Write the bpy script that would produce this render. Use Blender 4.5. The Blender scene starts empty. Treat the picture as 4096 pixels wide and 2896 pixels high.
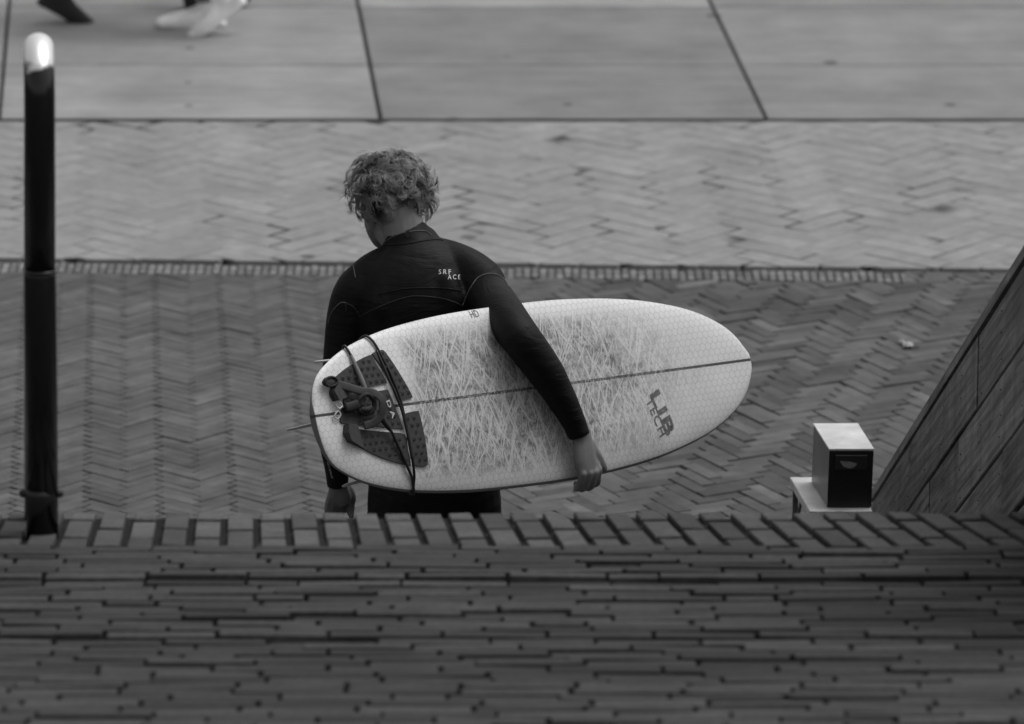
import bpy, bmesh, math, random
import numpy as np
from mathutils import Vector, Matrix
from mathutils.bvhtree import BVHTree
random.seed(7)
R = math.radians
SC = bpy.context.scene
COL = SC.collection
# ------------------------------------------------------------------ camera, sky, sun, exposure
FPX, PITCH, CH = 22755.0, R(15.7), 5.33          # focal length in photo pixels, tilt, height over the plaza
cam = bpy.data.cameras.new('camera'); camo = bpy.data.objects.new('camera', cam); COL.objects.link(camo)
cam.sensor_width = 36.0; cam.lens = FPX/4096*36; cam.clip_start = 0.5; cam.clip_end = 2000
camo.location = (0, 0, CH); camo.rotation_euler = (math.pi/2-PITCH, 0, 0)
cam.dof.use_dof = True; cam.dof.focus_distance = 15.0; cam.dof.aperture_fstop = 4.8
SC.camera = camo
SUN_EL, SUN_AZ = R(64), R(72)                   # azimuth measured from +Y towards +X
world = bpy.data.worlds.new('World'); SC.world = world; world.use_nodes = True
wn = world.node_tree; bg = wn.nodes['Background']
sky = wn.nodes.new('ShaderNodeTexSky'); sky.sky_type = 'NISHITA'; sky.sun_disc = False
sky.sun_elevation = SUN_EL; sky.sun_rotation = SUN_AZ; sky.air_density = 1.6; sky.dust_density = 4.0
bw = wn.nodes.new('ShaderNodeRGBToBW')
wn.links.new(sky.outputs[0], bw.inputs[0]); wn.links.new(bw.outputs[0], bg.inputs[0]); bg.inputs[1].default_value = 0.13
sun = bpy.data.lights.new('sun', 'SUN'); sun.energy = 1.0; sun.angle = R(38)
suno = bpy.data.objects.new('sun', sun); COL.objects.link(suno)
sd = Vector((math.sin(SUN_AZ)*math.cos(SUN_EL), math.cos(SUN_AZ)*math.cos(SUN_EL), math.sin(SUN_EL)))
suno.rotation_euler = sd.to_track_quat('Z', 'Y').to_euler()
SC.view_settings.view_transform = 'Standard'; SC.view_settings.look = 'None'
SC.view_settings.exposure = 0.0; SC.view_settings.gamma = 1.0
# ------------------------------------------------------------------ projection helpers (D = pixels of a 2296 px wide copy of the photo)
KD = 4096/2296
C0 = Vector((0, 0, CH)); CF = Vector((0, math.cos(PITCH), -math.sin(PITCH))); CU = Vector((0, math.sin(PITCH), math.cos(PITCH))); CR = Vector((1, 0, 0))
def ray4(x, y): return CF+CR*((x-2048)/FPX)-CU*((y-1448)/FPX)
def ray(x, y): return ray4(x*KD, y*KD)
def atz4(x, y, z=0.0):
    d = ray4(x, y); return C0+d*((z-CH)/d.z)
def atY(x, y, Y):
    d = ray(x, y); return C0+d*(Y/d.y)
def dep4(x, y, z): return C0+ray4(x, y)*z
# ------------------------------------------------------------------ scene helpers
def prop(o, label=None, cat=None, group=None, kind=None):
    if label: o['label'] = label
    if cat: o['category'] = cat
    if group: o['group'] = group
    if kind: o['kind'] = kind
    return o
def empty(name, loc=(0, 0, 0), **k):
    o = bpy.data.objects.new(name, None); COL.objects.link(o); o.location = loc; o.empty_display_size = .1
    return prop(o, **k)
class MB:
    def __init__(s): s.v = []; s.f = []; s.t = []
    def add(s, vs, fs, tone=0.5):
        n = len(s.v); s.v += [tuple(v) for v in vs]
        for f in fs: s.f.append([i+n for i in f]); s.t.append(tone)
    def box(s, c, hx, hy, hz, M=None, bev=0.0, tone=.5):
        c = Vector(c); vs = []
        if bev <= 0:
            for dz in (-1, 1):
                for dx, dy in ((-1, -1), (1, -1), (1, 1), (-1, 1)): vs.append(Vector((dx*hx, dy*hy, dz*hz)))
            fs = [[3, 2, 1, 0], [4, 5, 6, 7], [0, 1, 5, 4], [1, 2, 6, 5], [2, 3, 7, 6], [3, 0, 4, 7]]
        else:
            bm = bmesh.new(); bmesh.ops.create_cube(bm, size=1)
            for v in bm.verts: v.co = Vector((v.co.x*2*hx, v.co.y*2*hy, v.co.z*2*hz))
            bmesh.ops.bevel(bm, geom=bm.edges[:], offset=bev, segments=2, affect='EDGES', profile=.5)
            bm.verts.index_update(); vs = [v.co.copy() for v in bm.verts]; fs = [[v.index for v in f.verts] for f in bm.faces]; bm.free()
        if M is not None: vs = [M@v for v in vs]
        s.add([v+c for v in vs], fs, tone)
    def tube(s, pts, rad, seg=12, side=None, cap=True, tone=.5, sq=1.0):
        pts = [Vector(p) for p in pts]; n = len(pts)
        rad = [(r, r) if not isinstance(r, (tuple, list)) else r for r in (rad if isinstance(rad, (list, tuple)) and len(rad) == n else [rad]*n)]
        ups = side; prev = None; base = len(s.v); fs = []; vs = []
        for i in range(n):
            t = (pts[min(i+1, n-1)]-pts[max(i-1, 0)]).normalized()
            if ups is not None: a = Vector(ups)-t*Vector(ups).dot(t)
            elif prev is not None: a = prev-t*prev.dot(t)
            else:
                a = t.orthogonal()
            a.normalize(); prev = a; b = t.cross(a)
            for k in range(seg):
                th = 2*math.pi*k/seg; ct, st = math.cos(th), math.sin(th)
                if sq != 1.0: ct = math.copysign(abs(ct)**sq, ct); st = math.copysign(abs(st)**sq, st)
                vs.append(pts[i]+a*(rad[i][0]*ct)+b*(rad[i][1]*st))
        for i in range(n-1):
            for k in range(seg):
                k2 = (k+1) % seg; fs.append([i*seg+k, i*seg+k2, (i+1)*seg+k2, (i+1)*seg+k])
        if cap: fs.append(list(range(seg))[::-1]); fs.append([(n-1)*seg+k for k in range(seg)])
        s.add(vs, fs, tone)
    def ball(s, c, r, M=None, seg=16, rings=10, tone=.5):
        r = (r, r, r) if not isinstance(r, (tuple, list)) else r; vs = []; fs = []; c = Vector(c)
        vs.append(Vector((0, 0, r[2])))
        for i in range(1, rings):
            ph = math.pi*i/rings
            for k in range(seg):
                th = 2*math.pi*k/seg; vs.append(Vector((r[0]*math.sin(ph)*math.cos(th), r[1]*math.sin(ph)*math.sin(th), r[2]*math.cos(ph))))
        vs.append(Vector((0, 0, -r[2])))
        for k in range(seg): fs.append([0, 1+k, 1+(k+1) % seg])
        for i in range(rings-2):
            for k in range(seg):
                a = 1+i*seg; k2 = (k+1) % seg; fs.append([a+k, a+seg+k, a+seg+k2, a+k2])
        l = len(vs)-1; a = 1+(rings-2)*seg
        for k in range(seg): fs.append([a+k, l, a+(k+1) % seg])
        if M is not None: vs = [M@v for v in vs]
        s.add([v+c for v in vs], fs, tone)
    def prism(s, poly, frame, top, H, inset, tone):
        # poly: 2D polygon; frame(x, y, z) -> world; top: height offset function
        n = len(poly); cx = sum(p[0] for p in poly)/n; cy = sum(p[1] for p in poly)/n
        m = max(1e-4, sum(math.hypot(p[0]-cx, p[1]-cy) for p in poly)/n); vs = []
        ins = []
        for p in poly:
            d = math.hypot(p[0]-cx, p[1]-cy); k = max(0.0, 1-inset*1.6/max(d, 1e-4)); ins.append((cx+(p[0]-cx)*k, cy+(p[1]-cy)*k))
        for p in poly: vs.append(frame(p[0], p[1], -H))
        for p in poly: vs.append(frame(p[0], p[1], top(p[0]-cx, p[1]-cy)-inset*.8))
        for p in ins: vs.append(frame(p[0], p[1], top(p[0]-cx, p[1]-cy)))
        fs = []
        for r_ in (0, 1):
            for k in range(n):
                k2 = (k+1) % n; fs.append([r_*n+k, r_*n+k2, (r_+1)*n+k2, (r_+1)*n+k])
        fs.append([2*n+k for k in range(n)])
        s.add(vs, fs, tone)
    def build(s, name, mat, parent=None, smooth=False, loc=None, **k):
        me = bpy.data.meshes.new(name)
        off = Vector(loc) if loc is not None else None
        vs = s.v if off is None else [tuple(Vector(v)-off) for v in s.v]
        me.from_pydata(vs, [], s.f)
        at = me.attributes.new('tone', 'FLOAT', 'FACE'); at.data.foreach_set('value', s.t)
        if smooth: me.polygons.foreach_set('use_smooth', [True]*len(me.polygons))
        me.update(); me.materials.append(mat)
        o = bpy.data.objects.new(name, me); COL.objects.link(o)
        if off is not None: o.location = off
        if parent is not None: o.parent = parent
        return prop(o, **k)
def cr(rows, n=5):
    """Catmull-Rom through rows of floats."""
    rows = [np.array(r, float) for r in rows]; out = []
    for i in range(len(rows)-1):
        p0 = rows[max(i-1, 0)]; p1 = rows[i]; p2 = rows[i+1]; p3 = rows[min(i+2, len(rows)-1)]
        for k in range(n):
            t = k/n; out.append(.5*((2*p1)+(-p0+p2)*t+(2*p0-5*p1+4*p2-p3)*t*t+(-p0+3*p1-3*p2+p3)*t**3))
    out.append(rows[-1]); return out
def limb(mb, rows, side=None, n=5, seg=20, sq=1.0, cap0=True, cap1=True):
    """rows: (x,y,z,ra,rb) world; round ends."""
    o = cr(rows, n); pts = [Vector(r[:3]) for r in o]; rad = [(float(r[3]), float(r[4])) for r in o]
    P = []; Q = []
    if cap0:
        d = (pts[0]-pts[1]).normalized()
        for a in (85, 60, 35): P.append(pts[0]+d*min(rad[0])*math.sin(R(a))); Q.append((rad[0][0]*math.cos(R(a)), rad[0][1]*math.cos(R(a))))
    P += pts; Q += rad
    if cap1:
        d = (pts[-1]-pts[-2]).normalized()
        for a in (35, 60, 85): P.append(pts[-1]+d*min(rad[-1])*math.sin(R(a))); Q.append((rad[-1][0]*math.cos(R(a)), rad[-1][1]*math.cos(R(a))))
    mb.tube(P, Q, seg, side, True, .5, sq)
def remesh(mb, name, mat, parent, voxel=.006, smooth=8, loc=None):
    """join the overlapping pieces into ONE continuous skin."""
    o = mb.build(name, mat)
    m = o.modifiers.new('r', 'REMESH'); m.mode = 'VOXEL'; m.voxel_size = voxel; m.use_smooth_shade = True
    s = o.modifiers.new('s', 'SMOOTH'); s.factor = .5; s.iterations = smooth
    dg = bpy.context.evaluated_depsgraph_get(); dg.update()
    me = bpy.data.meshes.new_from_object(o.evaluated_get(dg)); me.name = name
    me.polygons.foreach_set('use_smooth', [True]*len(me.polygons))
    bpy.data.objects.remove(o)
    if loc is not None: me.transform(Matrix.Translation(-Vector(loc)))
    o = bpy.data.objects.new(name, me); COL.objects.link(o); me.materials.clear(); me.materials.append(mat)
    if loc is not None: o.location = loc
    if parent is not None: o.parent = parent
    return o
# ------------------------------------------------------------------ materials
class N:
    def __init__(s, name):
        s.m = bpy.data.materials.new(name); s.m.use_nodes = True; s.t = s.m.node_tree
        s.b = s.t.nodes['Principled BSDF']; s.co = s.n('ShaderNodeTexCoord').outputs['Object']
    def n(s, typ, **k):
        o = s.t.nodes.new(typ)
        for a, v in k.items(): setattr(o, a, v)
        return o
    def put(s, sock, v):
        if isinstance(v, (int, float)):
            try: sock.default_value = v
            except Exception: sock.default_value = (v, v, v)
        elif isinstance(v, tuple): sock.default_value = v
        else: s.t.links.new(v, sock)
    def ma(s, op, a, b=0.0, c=0.0, clamp=False):
        o = s.n('ShaderNodeMath', operation=op, use_clamp=clamp)
        for i, v in enumerate((a, b, c)): s.put(o.inputs[i], v)
        return o.outputs[0]
    def vm(s, op, a, b=(0, 0, 0)):
        o = s.n('ShaderNodeVectorMath', operation=op); s.put(o.inputs[0], a); s.put(o.inputs[1], b)
        return o.outputs['Value'] if op in ('DOT_PRODUCT', 'LENGTH', 'DISTANCE') else o.outputs[0]
    def mapping(s, scale=(1, 1, 1), rot=(0, 0, 0), loc=(0, 0, 0), v=None):
        o = s.n('ShaderNodeMapping'); s.put(o.inputs[0], v or s.co); o.inputs['Scale'].default_value = scale; o.inputs['Rotation'].default_value = rot; o.inputs['Location'].default_value = loc
        return o.outputs[0]
    def noise(s, scale, detail=3, rough=.55, v=None, dist=0.0):
        o = s.n('ShaderNodeTexNoise'); s.put(o.inputs['Vector'], v or s.co); o.inputs['Scale'].default_value = scale
        o.inputs['Detail'].default_value = detail; o.inputs['Roughness'].default_value = rough; o.inputs['Distortion'].default_value = dist
        return o.outputs['Fac']
    def ramp(s, x, a, b, lo=0.0, hi=1.0, smooth=False):
        o = s.n('ShaderNodeMapRange'); o.interpolation_type = 'SMOOTHSTEP' if smooth else 'LINEAR'; o.clamp = True
        s.put(o.inputs[0], x)
        for i, v in enumerate((a, b, lo, hi)): s.put(o.inputs[i+1], v)
        return o.outputs[0]
    def mix(s, f, a, b):
        return s.ma('ADD', s.ma('MULTIPLY', a, s.ma('SUBTRACT', 1.0, f)), s.ma('MULTIPLY', b, f))
    def tone(s):
        return s.n('ShaderNodeAttribute', attribute_name='tone').outputs['Fac']
    def bump(s, h, strength=.3, dist=.002):
        o = s.n('ShaderNodeBump'); o.inputs['Strength'].default_value = strength; o.inputs['Distance'].default_value = dist
        s.put(o.inputs['Height'], h); s.t.links.new(o.outputs[0], s.b.inputs['Normal'])
    def done(s, col, rough=.6, metal=0.0, spec=.5):
        if isinstance(col, (int, float)): s.b.inputs['Base Color'].default_value = (col, col, col, 1)
        else:
            cc = s.n('ShaderNodeCombineColor')
            for i in range(3): s.t.links.new(col, cc.inputs[i])
            s.t.links.new(cc.outputs[0], s.b.inputs['Base Color'])
        s.put(s.b.inputs['Roughness'], rough); s.put(s.b.inputs['Metallic'], metal); s.b.inputs['Specular IOR Level'].default_value = spec
        return s.m
def plain(name, col, rough=.6, metal=0.0, spec=.5, var=.15, sc=30, bump=0.0):
    m = N(name); x = m.noise(sc, 4)
    if bump: m.bump(m.noise(sc*3, 3), bump, .002)
    return m.done(m.ma('MULTIPLY', col, m.ramp(x, .25, .75, 1-var, 1+var)), rough, metal, spec)
def brickmat(name, base, spread, stain=.25, grit=180, rough=.75, st_scale=1.2, spots=True, streak=None, spec=.3, hv=.2, gv=.18):
    m = N(name)
    t = m.ma('ADD', m.ma('MULTIPLY', m.tone(), 2*spread), 1-spread)
    a = m.ramp(m.noise(st_scale, 5, .6), .3, .7, 1-stain, 1+stain)
    g = m.ramp(m.noise(grit, 3), .25, .75, 1-gv, 1+gv)
    h = m.ramp(m.noise(14, 4, .65, v=m.mapping(scale=streak) if streak else None), .25, .75, 1-hv, 1+hv)
    c = m.ma('MULTIPLY', m.ma('MULTIPLY', t, a), m.ma('MULTIPLY', g, m.ma('MULTIPLY', h, base)))
    if spots:
        sp = m.n('ShaderNodeTexVoronoi'); sp.inputs['Scale'].default_value = 1.7; m.put(sp.inputs['Vector'], m.mapping(scale=(1, 1, 0)))
        c = m.ma('MULTIPLY', c, m.ramp(sp.outputs['Distance'], .022, .045, .55, 1.0, True))
    m.bump(m.noise(grit*.6, 4, .7), .5, .003)
    return m.done(c, rough, 0, spec)
M_land = brickmat('landing_brick', .043, .55, .34, st_scale=1.5, spots=False, streak=(.45, 5, 1), hv=.5, grit=70, gv=.35)
M_ljt = plain('landing_joint', .024, .95, var=.4, sc=40, spec=.1)
M_cap = brickmat('landing_edge_brick', .076, .34, .22, st_scale=1.5, spots=False, hv=.3, grit=90, gv=.25)
M_herr = brickmat('herringbone_brick', .102, .30, .24, st_scale=2.6, hv=.28)
M_light = brickmat('light_paver', .275, .06, .16, st_scale=3.0, hv=.2)
M_slab = brickmat('concrete_slab', .262, .24, .20, st_scale=2.4, streak=(.12, 1.6, 1), hv=.16)
M_joint = plain('joint_sand', .048, .95, var=.4, sc=40, spec=.1)
def jm():
    m = N('light_joint'); x = m.noise(1.7, 4, .6)
    return m.done(m.ramp(x, .42, .49, .07, .265), .9, 0, .1)
M_ljoint = jm()
def stainspot(mat, p, rad):
    t = mat.node_tree; b = t.nodes['Principled BSDF']; src = b.inputs['Base Color'].links[0].from_socket
    co = t.nodes.new('ShaderNodeTexCoord'); d = t.nodes.new('ShaderNodeVectorMath'); d.operation = 'DISTANCE'; t.links.new(co.outputs['Object'], d.inputs[0]); d.inputs[1].default_value = tuple(p)
    mr = t.nodes.new('ShaderNodeMapRange'); t.links.new(d.outputs['Value'], mr.inputs[0]); mr.inputs[1].default_value = rad*.6; mr.inputs[2].default_value = rad; mr.inputs[3].default_value = .35; mr.inputs[4].default_value = 1
    vm = t.nodes.new('ShaderNodeVectorMath'); vm.operation = 'SCALE'; t.links.new(src, vm.inputs[0]); t.links.new(mr.outputs[0], vm.inputs['Scale']); t.links.new(vm.outputs[0], b.inputs['Base Color'])
for q in ((1050, 532, .038), (1480, 510, .03), (690, 575, .035)): stainspot(M_light, atz4(q[0]*KD, q[1]*KD, 0), q[2])
for q in ((1862, 140, .04), (425, 108, .025), (422, 185, .02), (423, 237, .022), (1273, 234, .025), (1600, 35, .04), (2130, 235, .03)): stainspot(M_slab, atz4(q[0]*KD, q[1]*KD, 0), q[2])
M_edge = brickmat('edge_brick', .165, .3, .2, spots=False)
M_suit = None
# ------------------------------------------------------------------ ground
def clip(poly, a, b, c):
    out = []
    for i in range(len(poly)):
        p, q = poly[i], poly[(i+1) % len(poly)]; dp = a*p[0]+b*p[1]-c; dq = a*q[0]+b*q[1]-c
        if dp <= 0: out.append(p)
        if dp*dq < 0:
            t = dp/(dp-dq); out.append((p[0]+(q[0]-p[0])*t, p[1]+(q[1]-p[1])*t))
    return out
flat = lambda x, y, z: Vector((x, y, z))
def herring(mb, L, W, gap, region, clips, ang=45, jit=.0015, off=(0, 0), tonef=None, inset=.003, H=.03, eg=1.0):
    x0, x1, y0, y1 = region; ca, sa = math.cos(R(ang)), math.sin(R(ang)); cx, cy = (x0+x1)/2, (y0+y1)/2
    rad = math.hypot(x1-x0, y1-y0)/2+L; n = int(rad/W)+2; m = int(rad/L)+2
    for i in range(-n, n+1):
        for j in range(-m, m+1):
            ox, oy = i*W+j*L, i*W-j*L
            for q in ((ox, oy, L, W), (ox, oy+W, W, L)):
                g, ge = gap/2*random.uniform(.4, 1.3), gap*eg*random.uniform(.3, 1.6); gx, gy = (ge, g) if q[2] > q[3] else (g, ge); pl = [(q[0]+gx, q[1]+gy), (q[0]+q[2]-gx, q[1]+gy), (q[0]+q[2]-gx, q[1]+q[3]-gy), (q[0]+gx, q[1]+q[3]-gy)]
                pl = [(cx+off[0]+p[0]*ca-p[1]*sa, cy+off[1]+p[0]*sa+p[1]*ca) for p in pl]
                mx = sum(p[0] for p in pl)/4; my = sum(p[1] for p in pl)/4
                if mx < x0-L or mx > x1+L or my < y0-L or my > y1+L: continue
                for c in clips:
                    if len(pl) > 2: pl = clip(pl, *c)
                if len(pl) < 3: continue
                ar = abs(sum(pl[k][0]*pl[(k+1) % len(pl)][1]-pl[(k+1) % len(pl)][0]*pl[k][1] for k in range(len(pl))))/2
                if ar < L*W*.06: continue
                dz = random.gauss(0, jit); tx = random.gauss(0, jit*7); ty = random.gauss(0, jit*7)
                mb.prism(pl, flat, lambda a, b, dz=dz, tx=tx, ty=ty: dz+a*tx+b*ty, H, inset, (tonef or random.random)() if tonef is None else tonef(mx, my))
mb = MB(); mb.add([(-300, -60, -.036), (300, -60, -.036), (300, 900, -.036), (-300, 900, -.036)], [[0, 1, 2, 3]])
mb.build('ground', M_joint, kind='structure')
E0 = atz4(230, 1046); E1 = atz4(4050, 1088)      # edge between dark and light paving
es = (E1.y-E0.y)/(E1.x-E0.x); ey = lambda x: E0.y+(x-E0.x)*es
YS = atz4(2048, 478).y
ys_row = [YS, atz4(2048, 259).y, atz4(2048, 27).y]; ys_row += [ys_row[-1]+1.15*k for k in range(1, 6)]
# dark herringbone plaza
def tn(x, y):
    v = .5+.5*math.sin(x*1.7+1.3*math.sin(y*1.1))*math.sin(y*2.3+x*.6)
    return min(1, max(0, random.betavariate(2.2, 2.2)*.8+.2*v-(.28 if random.random() < .05 else 0)))
BW = .125                                        # depth of the soldier course along the edge
mb = MB()
xs = -.05
herring(mb, .165, .041, .0026, (-3.2, xs+.2, 14.35, 20.8), [(-es, 1, E0.y-es*E0.x-BW-.035), (0, -1, -14.3), (1, 0, xs), (-1, 0, 3.2)], ang=48.8, tonef=tn, jit=.0009, off=(.05, 0), inset=.0014, eg=1.3)
tn2 = lambda x, y: min(1.25, max(-.15, .34+.30*(math.sin(x*6.1+2*math.sin(y*2.3))*math.sin(y*4.7+1.7*math.sin(x*3.1)))+random.gauss(0, .30)))
herring(mb, .18, .053, .0024, (xs-.2, 3.2, 14.35, 20.8), [(-es, 1, E0.y-es*E0.x-BW-.035), (0, -1, -14.3), (1, 0, 3.2), (-1, 0, -xs-.004)], ang=28, tonef=tn2, jit=.0016, off=(.0, 0), inset=.0016, eg=1.5)
xe = atz4(3620, 1080).x
herring(mb, .165, .041, .0026, (xe, 3.2, 20.0, 20.9), [(-es, 1, E0.y-es*E0.x-.012), (es, -1, -(E0.y-es*E0.x-BW-.033)), (1, 0, 3.2), (-1, 0, -xe)], ang=28, tonef=tn2, jit=.0008, off=(.02, 0), inset=.0014, eg=2.6)
mb.build('herringbone_paving', M_herr, kind='structure')
# soldier course
mb = MB(); x = -2.6
while x < 2.75:
    w = .030; y1 = ey(x)-.022; y0 = y1-BW-.008
    if x < atz4(3620, 1080).x:
        dz = random.gauss(0, .002)
        for (a, b) in ((y0, y0+BW*.48), (y0+BW*.52, y1)):
            mb.prism([(x+.003, a), (x+w-.0035, a), (x+w-.0035, b), (x+.003, b)], flat, lambda p, q, dz=dz: dz, .03, .002, random.random())
    x += w
mb.build('edge_course', M_edge, kind='structure')
# light paving
mb = MB()
herring(mb, .345, .115, .0105, (-4.2, 4.2, 19.4, 23.2), [(es, -1, -(E0.y-es*E0.x+.045)), (0, 1, YS-.036)], ang=48.8, tonef=lambda x, y: random.random(), jit=.0005, off=(.1, .05), inset=.0008)
mb.build('light_paving', M_light, kind='structure')
mb = MB(); mb.add([(-6, ey(-6)+.06, -.0013), (6, ey(6)+.06, -.0013), (6, YS-.036, -.0013), (-6, YS-.036, -.0013)], [[0, 1, 2, 3]])
mb.build('joint_fill', M_ljoint, kind='structure')
# concrete slabs
mb = MB(); sv = Vector((-.0697, 1.039)); sv /= sv.y
sx = [atz4(px, 478).x for px in (-1532, -5, 1522, 3067, 4612)]; sx = [sx[0]-3.2, sx[0]-1.6]+sx+[sx[-1]+1.6, sx[-1]+3.2]
tones = {(2, 0): .78, (3, 0): .74, (4, 0): .12, (5, 0): .3, (2, 1): .6, (3, 1): .62, (4, 1): .10, (5, 1): .42, (3, 2): .45, (4, 2): .95, (5, 2): .3}
for r_ in range(len(ys_row)-1):
    a, b = ys_row[r_]+.009, ys_row[r_+1]-.009
    if r_ == 0: a += .012
    for c in range(len(sx)-1):
        X = lambda x, y: x+sv.x*(y-YS)
        t = tones.get((c+(0 if c else 0), r_), random.random())
        t = tones.get((c, r_), t)
        mb.prism([(X(sx[c], a)+.008, a), (X(sx[c+1], a)-.008, a), (X(sx[c+1], b)-.008, b), (X(sx[c], b)+.008, b)], flat, lambda p, q: 0, .034, .004, t)
mb.build('concrete_slabs', M_slab, kind='structure')
mb = MB(); mb.add([(-6, YS-.034, -.0015), (6, YS-.034, -.0015), (6, YS+.019, -.0015), (-6, YS+.019, -.0015)], [[0, 1, 2, 3]]); mb.build('joint_strip', M_ljt, kind='structure')
mb = MB(); mb.add([(-60, ys_row[-1], -.004), (60, ys_row[-1], -.004), (60, 300, -.004), (-60, 300, -.004)], [[0, 1, 2, 3]], .4)
mb.build('far_pavement', M_slab, kind='structure')
# ------------------------------------------------------------------ raised landing of bricks and the steps going down
LP = dep4(2048, 2056, 12.45)                     # far edge of the landing
SL = R(7.2)
lu = Vector((1, 0, 0)); lv = Vector((0, -math.cos(SL), math.sin(SL))); ln = Vector((0, math.sin(SL), math.cos(SL)))   # v runs towards the viewer, uphill
land = lambda x, y, z: LP+lu*x+lv*y+ln*z
mb = MB()
cd = -.085                                        # sideways drift of the header joints
P = .0685; nrow = 3; Lh = .211
for i in range(-34, 36):
    x0 = i*P-.012; off = (.0 if i % 2 else .105)+random.uniform(-.006, .006)
    y = -.21+off
    while y < .440:
        a = max(y, 0.0); b = min(y+Lh-.030, .440)
        if b-a > .03:
            sk = lambda x, yy: x+(.01+.100*(x+.95))*yy
            g = .0085+random.uniform(-.0015, .002)
            dz = .003+random.gauss(0, .0010); tx = random.gauss(0, .02)
            mb.prism([(sk(x0+g, a), a), (sk(x0+P-g, a), a), (sk(x0+P-g, b), b), (sk(x0+g, b), b)], land, lambda p, q, dz=dz, tx=tx: dz+p*tx, .05, .0035, random.random())
        y += Lh
mb.build('landing_edge_course', M_cap, kind='structure'); mb = MB()
wide = {6: .010, 17: .010}; y = .446
for c in range(78):
    W = .0515; x = -2.9+random.uniform(0, .21)
    fr = random.random()
    while x < 2.9:
        L = .211+random.uniform(-.009, .009) if random.random() > .05 else .105
        g = .0048 if random.random() > .4 else .0022
        w0 = y+.0020+random.choice((0, 0, 0, .001, .003)); w1 = y+W-.0016-random.choice((0, 0, 0, 0, 0, .003))
        dz = random.gauss(0, .0013)-(.005 if random.random() < .03 else 0)+(.0045 if random.random() < .06 else 0)+(.012 if c < 7 else (.005 if c < 18 else 0)); tx = random.gauss(0, .008); ty = random.gauss(0, .035)
        t = random.betavariate(2, 2.2) if random.random() > .002 else 1.6
        mb.prism([(x+g, w0), (x+L-g-.001, w0), (x+L-g-.001, w1), (x+g, w1)], land, lambda p, q, dz=dz, tx=tx, ty=ty: dz+p*tx+q*ty, .05, .0016, t)
        x += L
    y += W+wide.get(c, 0)+(.003 if random.random() < .12 else 0)
YB = y
mb.build('brick_landing', M_land, kind='structure')
mb = MB()
bl = [land(-3.1, .001, -.010), land(3.1, .001, -.010), land(3.1, YB, -.016), land(-3.1, YB, -.016)]
bt = [Vector((p.x, p.y, -.03)) for p in bl]
mb.add(bl+bt, [[3, 2, 1, 0][::-1], [0, 1, 5, 4], [1, 2, 6, 5], [2, 3, 7, 6], [3, 0, 4, 7]])
zt = land(0, YB, 0).z-.004; yb = land(0, YB, 0).y
mb.add([(-3.1, yb, zt), (3.1, yb, zt), (3.1, -12, zt), (-3.1, -12, zt)], [[0, 3, 2, 1]])
mb.build('landing_base', M_ljt, kind='structure')
mb = MB(); zc = LP.z; n = 7
for k in range(n):
    h = zc-(k+1)*zc/(n+1); y0 = LP.y+.012+k*.31
    mb.box((0, y0+.155, h/2-.015), 3.1, .1545, h/2+.014, bev=.008, tone=.5)
mb.build('lower_steps', M_herr, kind='structure')
# ------------------------------------------------------------------ wooden balustrade wall
WD = (CF+CR*((1518-2048)/FPX)*1.0-CU*((5130-1448)/FPX)).normalized()       # direction of the planks, down and away
W0 = dep4(3487, 1974, 17.7)
wh = Vector((WD.x, WD.y, 0)).normalized(); wnr = wh.cross(Vector((0, 0, 1)))
if wnr.x > 0: wnr = -wnr                          # faces left
def wp(s, h, t):                                  # s metres back up the slope from the low end, h below the top edge, t towards the left
    return W0-WD*s-Vector((0, 0, h))+wnr*t
def wmat():
    m = N('weathered_planks')
    # coordinates: along the plank / across
    M3 = Matrix((WD, wnr, WD.cross(wnr))).to_3x3(); e = M3.to_euler()
    u = m.vm('DOT_PRODUCT', m.co, tuple(WD)); v = m.vm('DOT_PRODUCT', m.co, tuple(WD.cross(wnr)))
    cx = m.n('ShaderNodeCombineXYZ'); m.put(cx.inputs[0], u); m.put(cx.inputs[1], v); m.put(cx.inputs[2], m.ma('MULTIPLY', m.tone(), 37.0))
    mp = m.mapping(scale=(.35, 11, 1), v=cx.outputs[0])
    n1 = m.noise(5.0, 5, .65, v=mp, dist=.6)
    n2 = m.noise(3.0, 3, .5, v=cx.outputs[0])
    z = m.n('ShaderNodeSeparateXYZ'); m.put(z.inputs[0], m.co)
    cy = m.n('ShaderNodeCombineXYZ'); m.put(cy.inputs[0], m.ma('MULTIPLY', z.outputs[1], 7.0)); m.put(cy.inputs[1], m.ma('MULTIPLY', z.outputs[2], 1.0))
    n3 = m.noise(1.6, 4, .6, v=cy.outputs[0])
    c = m.ma('MULTIPLY', m.ramp(n1, .34, .66, .4, 1.6), m.ramp(n2, .25, .75, .72, 1.25))
    c = m.ma('MULTIPLY', c, m.ramp(n3, .35, .75, .85, 1.35)); c = m.ma('MULTIPLY', c, m.ramp(m.tone(), 0, 1, .8, 1.2))
    m.bump(n1, .6, .004)
    return m.done(m.ma('MULTIPLY', c, .155), .7, 0, .3)
M_wood = wmat()
wall = empty('plank_wall', tuple(W0), label='dark weathered wooden plank wall sloping down beside the brick steps, at the right edge', cat='wall')
PW = .205; LEN = 7.0
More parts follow.
